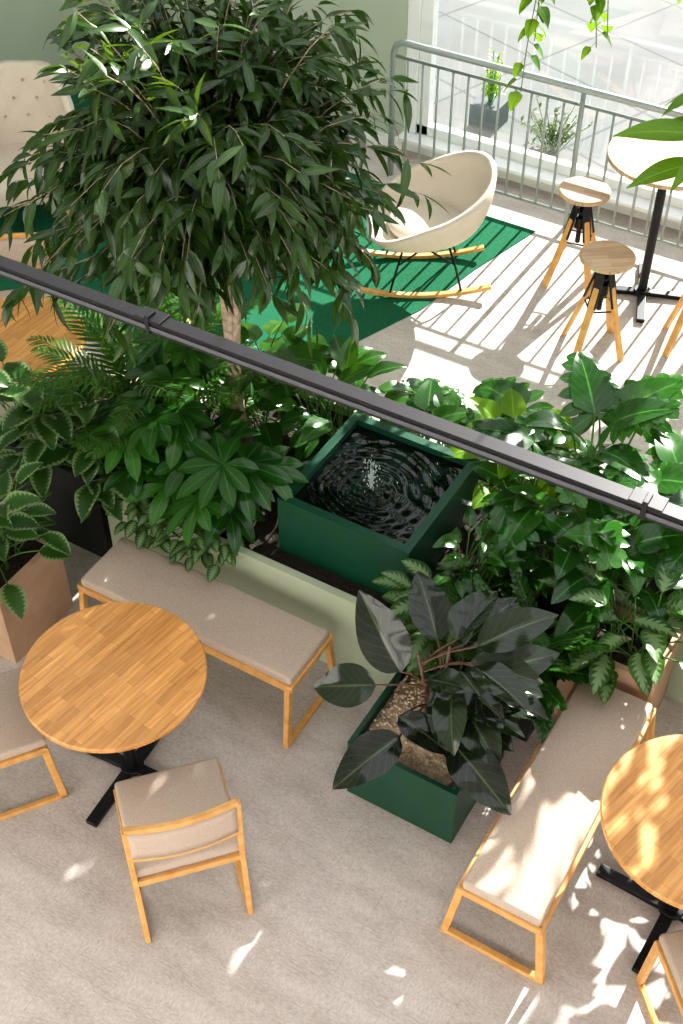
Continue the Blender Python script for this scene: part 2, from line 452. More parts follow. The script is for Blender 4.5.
shrub('outdoor_shrub', -3.25, 8.72, -0.02, 0.32, 0.30, 34, ('l_dry', 'stem'))

# ------------------------------------------------------------------ railing
rl = empty('balustrade_railing', 0, 7.72)
b = MB()
b.tube([(-4.15, 0, 0), (-4.15, 0, 0.98), (-4.13, 0, 1.03), (-4.08, 0, 1.06), (-3.9, 0, 1.06), (3.9, 0, 1.06)], 0.024, 12)
b.tube([(-4.15, 0, 0.12), (3.9, 0, 0.12)], 0.012, 8)
b.tube([(-4.15, 0, 0.95), (3.9, 0, 0.95)], 0.012, 8)
x = -4.15
while x < 2.4:
    x += 1.45; b.tube([(x, 0, 0), (x, 0, 1.04)], 0.018, 10)
b.build('handrail_frame', ['grey'], rl)
b = MB(); x = -4.03
while x < 3.9:
    b.tube([(x, 0, 0.12), (x, 0, 0.95)], 0.0095, 8); x += 0.12
b.build('balusters', ['grey'], rl)

# ------------------------------------------------------------------ furniture
def round_table(name, x, y, h=0.74, r=0.4, rot=0, top='top', foot=0.34):
    e = empty(name, x, y, 0, rot)
    b = MB(); t = 0.028
    b.lathe([(0, h - t), (r - 0.006, h - t), (r, h - t + 0.005), (r, h - 0.005), (r - 0.005, h), (0, h)], 96)
    o = b.build('tabletop', [top], e, False); o.rotation_euler = (0, 0, math.radians(78))
    b = MB()
    b.cyl(0, 0, 0.03, h - t, 0.03, 24)
    b.box(-0.12, 0.12, -0.12, 0.12, h - t - 0.012, h - t)
    b.cyl(0, 0, 0.02, 0.05, 0.055, 24)
    for k in range(4):
        a = k * pi / 2; c, s_ = math.cos(a), math.sin(a)
        b.beam((0, 0, 0.027), (foot * c, foot * s_, 0.02), 0.055, 0.028)
        b.cyl(foot * c * 0.93, foot * s_ * 0.93, 0, 0.012, 0.018, 12)
    b.build('pedestal_base', ['black'], e, False, 0.003)
    return e
round_table('round_table', -2.572, 2.417, rot=4)
round_table('round_table', -0.152, 3.02, rot=-3)
round_table('round_table', -4.50, 4.0, rot=10)
round_table('bar_table', -1.92, 7.216, 1.05, 0.38, 20, 'pale', 0.33)

def dining_chair(x, y, rot):
    e = empty('dining_chair', x, y, 0, rot)
    b = MB(); b.box(-0.22, 0.235, -0.225, 0.225, 0.405, 0.455); b.build('seat', ['fab'], e, True, 0.018)
    b = MB()
    for s_ in (-1, 1):
        yy = 0.222 * s_
        b.beam((0.215, yy, 0.40), (0.245, yy, 0.0), 0.024, 0.034, 0, (0, 1, 0))
        b.beam((-0.275, yy, 0.0), (-0.215, yy, 0.42), 0.024, 0.036, 0, (0, 1, 0))
        b.beam((-0.215, yy, 0.41), (-0.235, yy, 0.80), 0.024, 0.032, 0, (0, 1, 0))
        b.beam((0.255, yy, 0.012), (-0.285, yy, 0.012), 0.024, 0.024, 0, (0, 1, 0))
        b.beam((-0.235, yy, 0.39), (0.225, yy, 0.39), 0.024, 0.035, 0, (0, 1, 0))
    b.beam((0.215, -0.222, 0.385), (0.215, 0.222, 0.385), 0.022, 0.035)
    b.beam((-0.225, -0.222, 0.385), (-0.225, 0.222, 0.385), 0.022, 0.035)
    for z, xb in ((0.80, -0.235), (0.585, -0.225)):
        P = [(xb - 0.028 * math.cos(t * pi / 2), 0.222 * t, z) for t in [i / 8 - 1 for i in range(17)]]
        b.sweep(P, 0.024, 0.028)
    b.build('oak_frame', ['oak'], e, False, 0.004)
    b = MB(); ys = [i / 8 - 1 for i in range(17)]
    vs = []; fs = []
    rows = ((0.601, -0.226), (0.65, -0.229), (0.70, -0.231), (0.74, -0.233), (0.785, -0.236))
    for z, xb in rows:
        for t in ys:
            vs.append((xb - 0.028 * math.cos(t * pi / 2), 0.210 * t, z))
    for i in range(len(rows) - 1):
        for k in range(16): fs.append((i * 17 + k, i * 17 + k + 1, (i + 1) * 17 + k + 1, (i + 1) * 17 + k))
    b.add(vs, fs); b.build('backrest_pad', ['fab'], e, True, 0, solid=0.036)
    return e
dining_chair(-2.055, 2.12, 137.7)
dining_chair(-3.08, 2.07, 54.6)
dining_chair(-4.96, 4.50, -48)
dining_chair(-3.86, 4.30, 205)
dining_chair(0.18, 2.62, 132)

def bench(x, y, rot, L=1.22):
    e = empty('upholstered_bench', x, y, 0, rot); h = L / 2
    b = MB(); b.box(-h, h, -0.172, 0.172, 0.395, 0.452); b.build('seat_pad', ['fab'], e, True, 0.016)
    b = MB()
    for s_ in (-1, 1):
        b.beam((-h, 0.176 * s_, 0.392), (h, 0.176 * s_, 0.392), 0.026, 0.036)
        xx = s_ * (h - 0.012)
        b.beam((xx + s_ * 0.012, -0.185, 0.392), (xx + s_ * 0.012, 0.185, 0.392), 0.026, 0.036)
        for q in (-1, 1):
            b.beam((xx, 0.172 * q, 0.40), (xx + s_ * 0.01, 0.222 * q, 0.0), 0.03, 0.034, 0, (1, 0, 0))
        b.beam((xx + s_ * 0.01, -0.235, 0.013), (xx + s_ * 0.01, 0.235, 0.013), 0.03, 0.026)
    b.build('oak_frame', ['oak'], e, False, 0.004)
bench(-2.63, 3.12, 0)
bench(-0.725, 3.06, 90)

def bar_stool(x, y, rot, h=0.70):
    e = empty('bar_stool', x, y, 0, rot)
    b = MB(); r = 0.17
    b.lathe([(0, h - 0.035), (r - 0.012, h - 0.035), (r, h - 0.025), (r, h - 0.008), (r - 0.008, h), (0, h)], 64)
    b.build('seat', ['pale'], e, False)
    b = MB()
    b.cyl(0, 0, h - 0.05, h - 0.034, 0.09, 24); b.cyl(0, 0, 0.30, h - 0.04, 0.017, 16)
    b.cyl(0, 0, 0.42, 0.50, 0.04, 20); b.cyl(0, 0, 0.545, 0.56, 0.055, 20)
    for k in range(4):
        a = k * pi / 2 + pi / 4; c, s_ = math.cos(a), math.sin(a)
        b.beam((0.045 * c, 0.045 * s_, 0.585), (0.105 * c, 0.105 * s_, 0.36), 0.06, 0.012, 0, (-s_, c, 0))
        a2 = a + pi / 2
        b.tube([(0.11 * c, 0.11 * s_, 0.33), (0.11 * math.cos(a2), 0.11 * math.sin(a2), 0.33)], 0.006, 6)
    b.build('steel_hub', ['black'], e, False, 0.002)
    b = MB()
    for k in range(4):
        a = k * pi / 2 + pi / 4; c, s_ = math.cos(a), math.sin(a)
        b.beam((0.06 * c, 0.06 * s_, 0.50), (0.215 * c, 0.215 * s_, 0.0), 0.042, 0.026, 0, (-s_, c, 0))
    b.build('legs', ['oak'], e, False, 0.004)
bar_stool(-2.40, 7.145, 10)
bar_stool(-1.981, 6.512, 35)
bar_stool(-1.45, 6.86, 20)

def rocking_chair(x, y, rot):
    e = empty('rocking_armchair', x, y, 0, rot)
    b = MB(); nph = 64; nt_ = 16; vs = []; fs = []
    for j in range(nt_ + 1):
        t = j / nt_
        for i in range(nph):
            ph = 2 * pi * i / nph
            back = (1 - math.cos(ph)) / 2       # 0 front, 1 back
            side = abs(math.sin(ph))
            rim = 0.42 + 0.42 * back ** 2.0 + 0.12 * side ** 2
            Rx = 0.38 if math.cos(ph) > 0 else 0.42
            Ry = 0.41
            ex = 0.85
            cx = math.copysign(abs(math.cos(ph)) ** ex, math.cos(ph)); sy = math.copysign(abs(math.sin(ph)) ** ex, math.sin(ph))
            rho = 1 - (1 - t) ** 1.7
            z = 0.37 + (rim - 0.37) * t ** 2.6
            vs.append((Rx * cx * rho, Ry * sy * rho, z))
    for j in range(nt_):
        for i in range(nph):
            a = j * nph + i; c = j * nph + (i + 1) % nph; fs.append((a, c, c + nph, a + nph))
    b.add(vs, fs); b.build('shell', ['fab2'], e, True, 0, solid=0.034)
    b = MB()
    b.lathe([(0, 0.405), (0.20, 0.405), (0.245, 0.42), (0.255, 0.44), (0.235, 0.465), (0.12, 0.475), (0, 0.477)], 48)
    b.build('seat_cushion', ['fab2'], e, True)
    b = MB()
    for s_ in (-1, 1):
        pts = []
        for i in range(19):
            xx = -0.44 + 0.90 * i / 18
            pts.append((xx, 0.235 * s_, 0.018 + 0.30 * (xx - 0.02) ** 2))
        b.sweep(pts, 0.04, 0.026)
    b.build('rockers', ['oak'], e, False, 0.003)
    b = MB()
    for s_ in (-1, 1):
        for xx in (-1, 1):
            b.tube([(0.13 * xx, 0.10 * s_, 0.39), (0.2 * xx, 0.21 * s_, 0.20), (0.24 * xx, 0.235 * s_, 0.045)], 0.008, 8)
        b.tube([(0.18 * s_, -0.2, 0.24), (-0.18 * s_, 0.2, 0.24)], 0.006, 8)
        b.tube([(0.13 * s_, -0.10, 0.38), (0.13 * s_, 0.10, 0.38)], 0.008, 8)
    b.build('wire_legs', ['black'], e, True)
rocking_chair(-3.29, 6.64, 212)

def wing_chair(x, y, rot):
    e = empty('wingback_armchair', x, y, 0, rot)
    b = MB(); b.box(-0.30, 0.34, -0.30, 0.30, 0.26, 0.44); b.build('seat_cushion', ['fab2'], e, True, 0.05)
    b = MB(); vs = []; fs = []; nu = 40; nz = 18
    for j in range(nz + 1):
        t = j / nz; z = 0.28 + 0.72 * t
        for i in range(nu + 1):
            q = -1 + 2 * i / nu; a = q * 1.75
            xx = -0.30 * math.cos(a) - 0.10 * t + 0.02; yy = 0.38 * math.sin(a) if abs(a) < pi / 2 else math.copysign(0.38, a)
            if abs(a) > pi / 2: xx = 0.02 + (abs(a) - pi / 2) * 1.2 - 0.1 * t
            zz = z if abs(q) < 0.45 else 0.28 + (z - 0.28) * (1 - 0.50 * ((abs(q) - 0.45) / 0.55) ** 1.0)
            d = 0.012 * (math.cos(q * 22) * math.cos(t * 16)) if abs(q) < 0.6 and t > 0.3 else 0
            vs.append((xx + d, yy, zz))
    for j in range(nz):
        for i in range(nu):
            a = j * (nu + 1) + i; fs.append((a, a + 1, a + nu + 2, a + nu + 1))
    b.add(vs, fs); b.build('back_and_wings', ['fab2'], e, True, 0, solid=0.07)
    b = MB()
    for r_ in range(3):
        for c in range(4 - r_ % 2):
            q = (c - (3 - r_ % 2) / 2) * 0.25; t = 0.5 + r_ * 0.17; a = q * 1.75
            xx = -0.30 * math.cos(a) - 0.10 * t + 0.055; yy = 0.38 * math.sin(a)
            b.tube([(xx, yy, 0.28 + 0.72 * t), (xx + 0.012, yy, 0.28 + 0.72 * t)], [0.012, 0.006], 8)
    b.build('tuft_buttons', ['fab'], e, True)
    b = MB()
    for sx in (-1, 1):
        for sy in (-1, 1): b.tube([(0.25 * sx, 0.25 * sy, 0.27), (0.30 * sx, 0.29 * sy, 0)], [0.02, 0.012], 10)
    b.build('legs', ['oak'], e)
wing_chair(-6.12, 5.88, -48)

# ------------------------------------------------------------------ suspended track
tr = empty('suspended_light_track', 0, 2.61, 2.6, 0.5)
b = MB()
b.box(-7.08, 4.0, -0.026, 0.024, -0.004, 0.018)
b.box(-7.08, 4.0, -0.026, -0.020, -0.028, -0.004, 0)
b.build('profile', ['black'], tr, False, 0.001)
b = MB(); b.box(-7.08, 4.0, -0.022, 0.018, -0.024, -0.006)
b.box(-7.08, 4.0, -0.0305, -0.0265, -0.014, 0.002)
b.build('diffuser', ['dgrey'], tr, False)
b = MB()
for xx in (-5.9, -4.1, -2.25, -0.56, 1.2, 3.0):
    b.box(xx - 0.05, xx + 0.05, -0.030, 0.030, 0.015, 0.026)
    b.box(xx - 0.008, xx + 0.008, -0.034, 0.012, -0.028, 0.040)
b.build('clips', ['black'], tr, False, 0.002)

# ------------------------------------------------------------------ planters
def planter(name, x0, x1, y0, y1, h, mat, wall=0.03, z0=0.0, soil='soil', soilz=0.05):
    e = empty(name, (x0 + x1) / 2, (y0 + y1) / 2, z0)
    X = (x1 - x0) / 2; Y = (y1 - y0) / 2
    b = MB()
    b.box(-X, X, -Y, -Y + wall, 0, h); b.box(-X, X, Y - wall, Y, 0, h)
    b.box(-X, -X + wall, -Y + wall, Y - wall, 0, h); b.box(X - wall, X, -Y + wall, Y - wall, 0, h)
    b.box(-X + wall, X - wall, -Y + wall, Y - wall, 0.0, 0.02)
    b.build('planter_walls', [mat], e, False)
    b = MB(); b.box(-X + wall, X - wall, -Y + wall, Y - wall, 0.02, h - soilz); b.build('soil_fill', [soil], e, False)
    return e
planter('sage_planter_box', -3.45, -1.30, 3.42, 4.65, 0.55, 'sage', 0.04)
planter('sage_planter_box', -1.28, 1.2, 4.10, 4.75, 0.55, 'sage', 0.04)
planter('black_planter', -4.15, -3.49, 3.42, 4.15, 0.58, 'darkpot')
planter('clay_planter', -3.92, -3.46, 2.62, 3.07, 0.50, 'brown')
planter('clay_planter', -1.02, -0.58, 3.72, 4.07, 0.52, 'brown')
planter('black_planter', -1.26, -1.05, 3.50, 3.98, 0.45, 'darkpot')
fb = planter('green_planter_box', -1.65, -1.11, 2.83, 3.37, 0.39, 'green', 0.022, soilz=0.06)
b = MB()
for i in range(900):
    x, y = U_(-0.24, 0.24), U_(-0.24, 0.24); r_ = U_(0.006, 0.011); z = 0.335 + U_(0, 0.012)
    n6 = 6
    pr = [(0.01 * r_, -r_ * .7), (r_ * .8, -r_ * .35), (r_, 0), (r_ * .75, r_ * .45), (0.01 * r_, r_ * .7)]
    vs = []; fs = []
    for (q, zz) in pr:
        for k in range(n6): vs.append((x + q * math.cos(k * pi / 3), y + q * math.sin(k * pi / 3), z + zz))
    for j in range(4):
        for k in range(n6): fs.append((j * n6 + k, j * n6 + (k + 1) % n6, (j + 1) * n6 + (k + 1) % n6, (j + 1) * n6 + k))
    b.add(vs, fs)
b.box(-0.245, 0.245, -0.245, 0.245, 0.325, 0.337)
b.build('clay_pebbles', ['peb'], fb)

# fountain
ft = empty('fountain_basin', -2.12, 3.935, 0.50)
X, Y, wl, H = 0.355, 0.365, 0.045, 0.36
b = MB()
b.box(-X, X, -Y, -Y + wl, 0, H); b.box(-X, X, Y - wl, Y, 0, H)
b.box(-X, -X + wl, -Y + wl, Y - wl, 0, H); b.box(X - wl, X, -Y + wl, Y - wl, 0, H)
b.box(-X + wl, X - wl, -Y + wl, Y - wl, 0, 0.03)
b.build('basin_walls', ['green'], ft, False)
b = MB(); G = 150; vs = []; fs = []
for j in range(G + 1):
    for i in range(G + 1):
        x = -X + wl + (2 * X - 2 * wl) * i / G; y = -Y + wl + (2 * Y - 2 * wl) * j / G; r_ = math.hypot(x + 0.02, y + 0.05)
        th = math.atan2(y + 0.05, x + 0.02)
        z = 0.0016 * math.sin(r_ * 110 + 0.9 * math.sin(3 * th) + 0.6 * math.sin(7 * th + 20 * r_)) * math.exp(-r_ * 3.0) + 0.0012 * math.sin(x * 40 + y * 30) * math.sin(y * 35 - x * 12)
        vs.append((x, y, H - 0.035 + z))
for j in range(G):
    for i in range(G): a = j * (G + 1) + i; fs.append((a, a + 1, a + G + 2, a + G + 1))
b.add(vs, fs); b.build('water_surface', ['water'], ft)
b = MB(); jx, jy = -0.02, -0.05
for k in range(6):
    a = k * 1.05; q = 0.004
    b.tube([(jx + q * math.cos(a), jy + q * math.sin(a), H - 0.04), (jx + q * 1.5 * math.cos(a), jy + q * 1.5 * math.sin(a), H + 0.03), (jx + q * 2 * math.cos(a), jy + q * 2 * math.sin(a), H + U_(0.07, 0.14))], [0.005, 0.0035, 0.0015], 6)
for k in range(130):
    a = U_(0, 6.3); q = U_(0, 1) ** 2 * 0.05; z = H + U_(-0.03, 0.14)
    b.tube([(jx + q * math.cos(a), jy + q * math.sin(a), z), (jx + q * math.cos(a), jy + q * math.sin(a), z + 0.008)], [0.0035, 0.002], 5)
b.build('water_jet', ['jet'], ft)

# ------------------------------------------------------------------ plants
def plant(name, base, n, kind, mats, rad=(0.15, 0.45), hgt=(0.15, 0.5), size=(0.2, 0.3), wf=0.6, droop=0.8, sect=(0, 360), area=(0.05, 0.05), sr=0.004, tilt=0.0):
    b = MB(); bx = Vector(base)
    for i in range(n):
        f = (i + R()) / n
        a = math.radians(sect[0] + (sect[1] - sect[0]) * ((i * 0.618 + 0.1 * R()) % 1.0))
        rr = rad[0] + (rad[1] - rad[0]) * f
        hh = hgt[1] - (hgt[1] - hgt[0]) * f ** 1.3 + U_(-0.04, 0.04)
        o = Vector((math.cos(a), math.sin(a), 0))
        p0 = bx + Vector((U_(-area[0], area[0]), U_(-area[1], area[1]), 0))
        L = U_(*size)
        p2 = p0 + o * rr + Vector((0, 0, hh))
        p1 = p0 + o * rr * 0.35 + Vector((0, 0, hh * 0.75))
        pts = []
        for k in range(6):
            t = k / 5; pts.append(p0 * (1 - t) ** 2 + p1 * 2 * t * (1 - t) + p2 * t * t)
        d = (p2 - p1).normalized() + o * 0.6 + Vector((0, 0, tilt - 0.1))
        d = d + Vector((U_(-.25, .25), U_(-.25, .25), U_(-.15, .15)))
        up = Vector((U_(-.25, .25), U_(-.25, .25) - 0.1, 1))
        if kind in ('ov', 'heart', 'lan'):
            b.tube(pts, sr, 5, 1, False)
            b.leaf(p2, d, up, L, L * wf, droop * U_(0.7, 1.2), U_(0.1, 0.35), 9, 4, kind, 0, wave=0.03)
        elif kind == 'lobed':
            b.tube(pts, sr, 5, 1, False)
            b.lobed(p2, d, up, L, L * wf, droop * U_(0.7, 1.2), 6)
        elif kind == 'palmate':
            b.tube(pts, sr, 5, 1, False)
            d = o * 1.0 + Vector((U_(-.2, .2), U_(-.2, .2), U_(-0.45, -0.05)))
            b.palmate(p2, d, up, L, droop * U_(0.7, 1.1), random.choice((7, 8, 9)), 0, wf)
        elif kind == 'fern':
            LL = (p2 - p0).length + L
            dd = (o * rr + Vector((0, 0, hh + 0.15))).normalized()
            b.frond(p0, dd, LL, droop * 1.3, 22, 0.10, 0.020, ang=65)
        elif kind == 'palm':
            LL = (p2 - p0).length + L
            dd = (o * rr + Vector((0, 0, hh + 0.2))).normalized()
            b.frond(p0, dd, LL, droop * 1.2, 24, 0.15, 0.017, ang=55, bare=0.25)
        elif kind == 'zz':
            LL = (p2 - p0).length + L * 0.4
            dd = (o * rr * 0.8 + Vector((0, 0, hh))).normalized()
            b.frond(p0, dd, LL, droop * 0.7, 13, 0.075, 0.034, ang=55, r=0.006, shape='ov')
    return b.build(name, list(mats))

F = ('l_fern', 'stem')
# left group
plant('fatsia_plant', (-2.80, 3.68, 0.5), 11, 'palmate', ('l_mon', 'stem'), (0.06, 0.30), (0.16, 0.48), (0.22, 0.29), 0.30, 0.7, (160, 390), (0.12, 0.06), 0.005)
plant('fatsia_plant', (-3.22, 3.68, 0.5), 11, 'palmate', ('l_mon', 'stem'), (0.06, 0.32), (0.18, 0.60), (0.21, 0.28), 0.32, 0.7, (160, 380), (0.12, 0.08), 0.005)
plant('areca_palm', (-3.55, 3.95, 0.5), 36, 'palm', F, (0.1, 0.30), (0.35, 0.92), (0.08, 0.18), 1, 1.1, (0, 360), (0.12, 0.1))
plant('calathea_plant', (-3.62, 3.58, 0.5), 30, 'ov', ('l_edge', 'stem'), (0.05, 0.32), (0.10, 0.42), (0.17, 0.25), 0.55, 0.8, (140, 380), (0.12, 0.08))
plant('calathea_plant', (-3.90, 3.52, 0.5), 30, 'ov', ('l_edge', 'stem'), (0.08, 0.35), (0.12, 0.5), (0.18, 0.26), 0.55, 0.8, (150, 390), (0.2, 0.05))
plant('calathea_plant', (-3.69, 2.85, 0.44), 48, 'ov', ('l_edge', 'stem'), (0.05, 0.25), (0.08, 0.42), (0.15, 0.22), 0.58, 0.8, (0, 360), (0.12, 0.12))
plant('trailing_peperomia', (-3.05, 3.46, 0.5), 90, 'ov', ('l_var', 'stem'), (0.05, 0.16), (-0.02, 0.14), (0.07, 0.11), 0.62, 0.8, (180, 360), (0.38, 0.03), 0.002)
# behind tree / fountain
plant('philodendron_plant', (-3.15, 4.32, 0.5), 34, 'heart', ('l_mid', 'stem'), (0.1, 0.4), (0.12, 0.55), (0.18, 0.26), 0.62, 0.8, (0, 360), (0.15, 0.12))
plant('philodendron_plant', (-2.68, 4.38, 0.5), 44, 'lan', ('l_mid', 'stem'), (0.06, 0.30), (0.1, 0.46), (0.2, 0.28), 0.45, 0.8, (35, 290), (0.13, 0.10))
plant('monstera_plant', (-2.2, 4.50, 0.5), 16, 'lobed', ('l_mid', 'stem'), (0.05, 0.3), (0.1, 0.32), (0.2, 0.27), 0.9, 0.9, (20, 180), (0.2, 0.04))
plant('fatsia_plant', (-3.38, 4.08, 0.5), 12, 'palmate', ('l_mid', 'stem'), (0.08, 0.35), (0.2, 0.62), (0.18, 0.24), 0.3, 0.7, (0, 360), (0.06, 0.15))
# right group
plant('philodendron_plant', (-1.53, 3.80, 0.5), 50, 'heart', ('l_mid', 'stem'), (0.05, 0.26), (0.08, 0.38), (0.10, 0.16), 0.55, 0.8, (-140, 120), (0.08, 0.14))
plant('potted_fern', (-1.40, 3.66, 0.5), 16, 'fern', F, (0.08, 0.3), (0.1, 0.36), (0.06, 0.10), 1, 1.2, (180, 380), (0.08, 0.10))
plant('aglaonema_plant', (-1.50, 3.50, 0.5), 30, 'ov', ('l_var', 'stem'), (0.05, 0.22), (0.05, 0.30), (0.15, 0.2), 0.5, 0.8, (180, 360), (0.14, 0.04))
plant('zz_plant', (-1.14, 3.62, 0.40), 56, 'zz', ('l_zz', 'stem'), (0.06, 0.34), (0.08, 0.42), (0.1, 0.18), 1, 1.1, (150, 390), (0.08, 0.12))
plant('monstera_plant', (-1.28, 4.45, 0.5), 15, 'lobed', ('l_mon', 'stem'), (0.10, 0.42), (0.34, 0.70), (0.28, 0.36), 0.88, 0.7, (0, 360), (0.1, 0.08), 0.006)
plant('philodendron_plant', (-1.38, 4.30, 0.5), 50, 'heart', ('l_mid', 'stem'), (0.08, 0.27), (0.1, 0.46), (0.12, 0.19), 0.62, 0.8, (0, 360), (0.12, 0.18))
plant('golden_pothos', (-1.66, 4.48, 0.5), 16, 'heart', ('l_lime', 'stem'), (0.05, 0.22), (0.2, 0.52), (0.17, 0.21), 0.75, 0.7, (0, 360), (0.06, 0.06))
plant('aglaonema_plant', (-0.8, 3.92, 0.46), 34, 'ov', ('l_var', 'stem'), (0.06, 0.28), (0.08, 0.34), (0.17, 0.23), 0.5, 0.8, (0, 360), (0.12, 0.08))
plant('philodendron_plant', (-1.05, 4.12, 0.5), 34, 'heart', ('l_mon', 'stem'), (0.06, 0.30), (0.12, 0.42), (0.20, 0.27), 0.6, 0.8, (0, 360), (0.14, 0.1))
plant('monstera_plant', (-0.62, 4.50, 0.5), 13, 'lobed', ('l_mon', 'stem'), (0.1, 0.40), (0.18, 0.55), (0.28, 0.36), 0.88, 0.8, (0, 360), (0.1, 0.06), 0.006)
plant('philodendron_plant', (0.1, 4.4, 0.5), 26, 'heart', ('l_mid', 'stem'), (0.1, 0.4), (0.15, 0.6), (0.2, 0.26), 0.62, 0.8, (0, 360), (0.2, 0.12))

# rubber plant in the green box
b = MB(); root = Vector((-1.40, 3.10, 0.33))
leaves = [((-1.495, 3.003, 0.80), (-1.74, 3.085, 1.08), 0.21, 0.3),
          ((-1.57, 2.93, 0.74), (-1.82, 2.84, 0.66), 0.19, 0.5),
          ((-1.40, 2.84, 0.60), (-1.54, 2.54, 0.50), 0.19, 0.5),
          ((-1.20, 2.93, 0.60), (-0.86, 2.80, 0.50), 0.20, 0.6),
          ((-1.24, 3.10, 0.80), (-0.95, 3.38, 0.86), 0.20, 0.5),
          ((-1.44, 2.90, 0.64), (-1.18, 2.88, 0.58), 0.15, 0.5),
          ((-1.28, 3.05, 0.70), (-0.95, 3.09, 0.62), 0.19, 0.5),
          ((-1.42, 3.20, 0.84), (-1.64, 3.42, 0.94), 0.18, 0.5),
          ((-1.34, 3.2, 0.90), (-1.30, 3.50, 0.94), 0.18, 0.6),
          ((-1.22, 3.16, 0.66), (-0.90, 3.24, 0.60), 0.18, 0.6),
          ((-1.24, 3.2, 0.92), (-1.00, 3.44, 1.02), 0.18, 0.5),
          ((-1.36, 3.0, 0.84), (-1.16, 2.98, 0.92), 0.13, 0.4)]
random.seed(11)
for i in range(18):
    a = math.radians(U_(-75, 125)); z = U_(0.52, 0.92)
    o = Vector((math.cos(a), math.sin(a), 0)); c0 = Vector((-1.32, 3.14, z)) + o * U_(0.04, 0.12)
    leaves.append((tuple(c0), tuple(c0 + o * U_(0.24, 0.33) + Vector((0, 0, U_(-0.10, 0.06)))), U_(0.14, 0.18), U_(0.4, 0.8)))
stemtop = [Vector((-1.44, 3.05, 0.9)), Vector((-1.33, 3.12, 0.95))]
for tp in stemtop: b.tube([root, root.lerp(tp, 0.5) + Vector((0.02, 0.01, 0)), tp], [0.013, 0.010, 0.007], 8, 1)
for i, (p, q, w, dr) in enumerate(leaves):
    p = Vector(p); q = Vector(q); tp = stemtop[i % 2]
    s0 = root.lerp(tp, min(0.95, max(0.25, (p.z - root.z) / (tp.z - root.z) - 0.15)))
    b.tube([s0, (s0 + p) / 2 + Vector((0, 0, 0.02)), p], 0.005, 6, 1, False)
    L = (q - p).length * 1.04
    d = (q - p).normalized()
    up = Vector((U_(-.4, .4), -0.25 + U_(-.4, .4), 1)) if i else Vector((0.6, -0.7, 0.4))
    x_ = d.cross(up).normalized(); z_ = x_.cross(d)
    d2 = (d * math.cos(dr / 2) + z_ * math.sin(dr / 2))
    b.leaf(p, d2, z_, L, w, dr, U_(0.15, 0.35), 16, 8, 'ov', 0, None, 0.03)
b.build('rubber_plant', ['l_rub', 'redstem'])

# ficus tree
random.seed(3)
def ficus(x, y, z0):
    b = MB(); top = Vector((x - 0.02, y + 0.0, 1.75))
    P = [Vector((x, y, z0)), Vector((x + 0.015, y, 0.9)), Vector((x - 0.01, y + 0.01, 1.35)), top, Vector((x - 0.05, y, 2.3))]
    b.tube(P, [0.042, 0.036, 0.032, 0.028, 0.014], 12, 1)
    P2 = [Vector((x + 0.045, y + 0.04, z0)), Vector((x + 0.03, y - 0.025, 0.95)), Vector((x + 0.03, y + 0.03, 1.4)), Vector((x + 0.06, y, 1.9))]
    b.tube(P2, [0.026, 0.022, 0.020, 0.014], 10, 1)
    C = Vector((x - 0.12, y - 0.02, 2.34))
    lf = Vector((-0.86, -0.51, 0))
    NB = 370
    for i in range(NB):
        zf = -0.70 + 1.70 * ((i + 0.5) / NB); zf = max(-1, min(1, zf)); a = i * 2.39996
        rr = math.sqrt(max(0, 1 - zf * zf)); d = Vector((rr * math.cos(a), rr * math.sin(a), zf))
        lump = 1 + 0.14 * math.sin(3 * a + 4 * zf) * math.cos(5 * zf + a)
        sd_ = d.dot(lf)
        if sd_ > 0.35:
            lump *= (1 - 0.38 * min(1, (sd_ - 0.35) / 0.4)) if -0.12 < zf < 0.85 else 1.08
        fr = U_(0.5, 1.06) * lump
        tip = C + Vector((d.x * 0.84, d.y * 0.84, d.z * 0.82)) * fr
        src = Vector((x + U_(-.03, .03), y + U_(-.03, .03), 1.6 + 0.7 * R()))
        mid = src.lerp(tip, 0.55) + Vector((0, 0, 0.10 + 0.08 * R()))
        droop = Vector((d.x * 0.1, d.y * 0.1, -0.20 * U_(0.3, 1.2) * (1 if rr > 0.75 else 0.4)))
        pts = []
        for k in range(7):
            t = k / 6; pts.append(src * (1 - t) ** 2 + mid * 2 * t * (1 - t) + tip * t * t + droop * t ** 3)
        b.tube(pts, [0.007, 0.006, 0.005, 0.004, 0.003, 0.0025, 0.0015], 4, 1, False)
        nl = 16
        for k in range(nl):
            t = 0.42 + 0.60 * k / (nl - 1); t = min(t, 1)
            j = min(5, int(t * 6)); q = pts[j].lerp(pts[j + 1], t * 6 - j)
            od = (pts[j + 1] - pts[j]).normalized()
            sd = Vector((U_(-1, 1), U_(-1, 1), U_(-0.7, 0.5)))
            dd = od * 0.7 + sd * 0.9 + Vector((0, 0, -0.32))
            b.leaf(q, dd, (U_(-.7, .7), U_(-.7, .7), 1), U_(0.12, 0.19), U_(0.034, 0.048), U_(0.2, 0.9), 0.25, 5, 2, 'lan')
    return b.build('ficus_tree', ['l_tree', 'bark'])
ficus(-3.06, 4.08, 0.48)

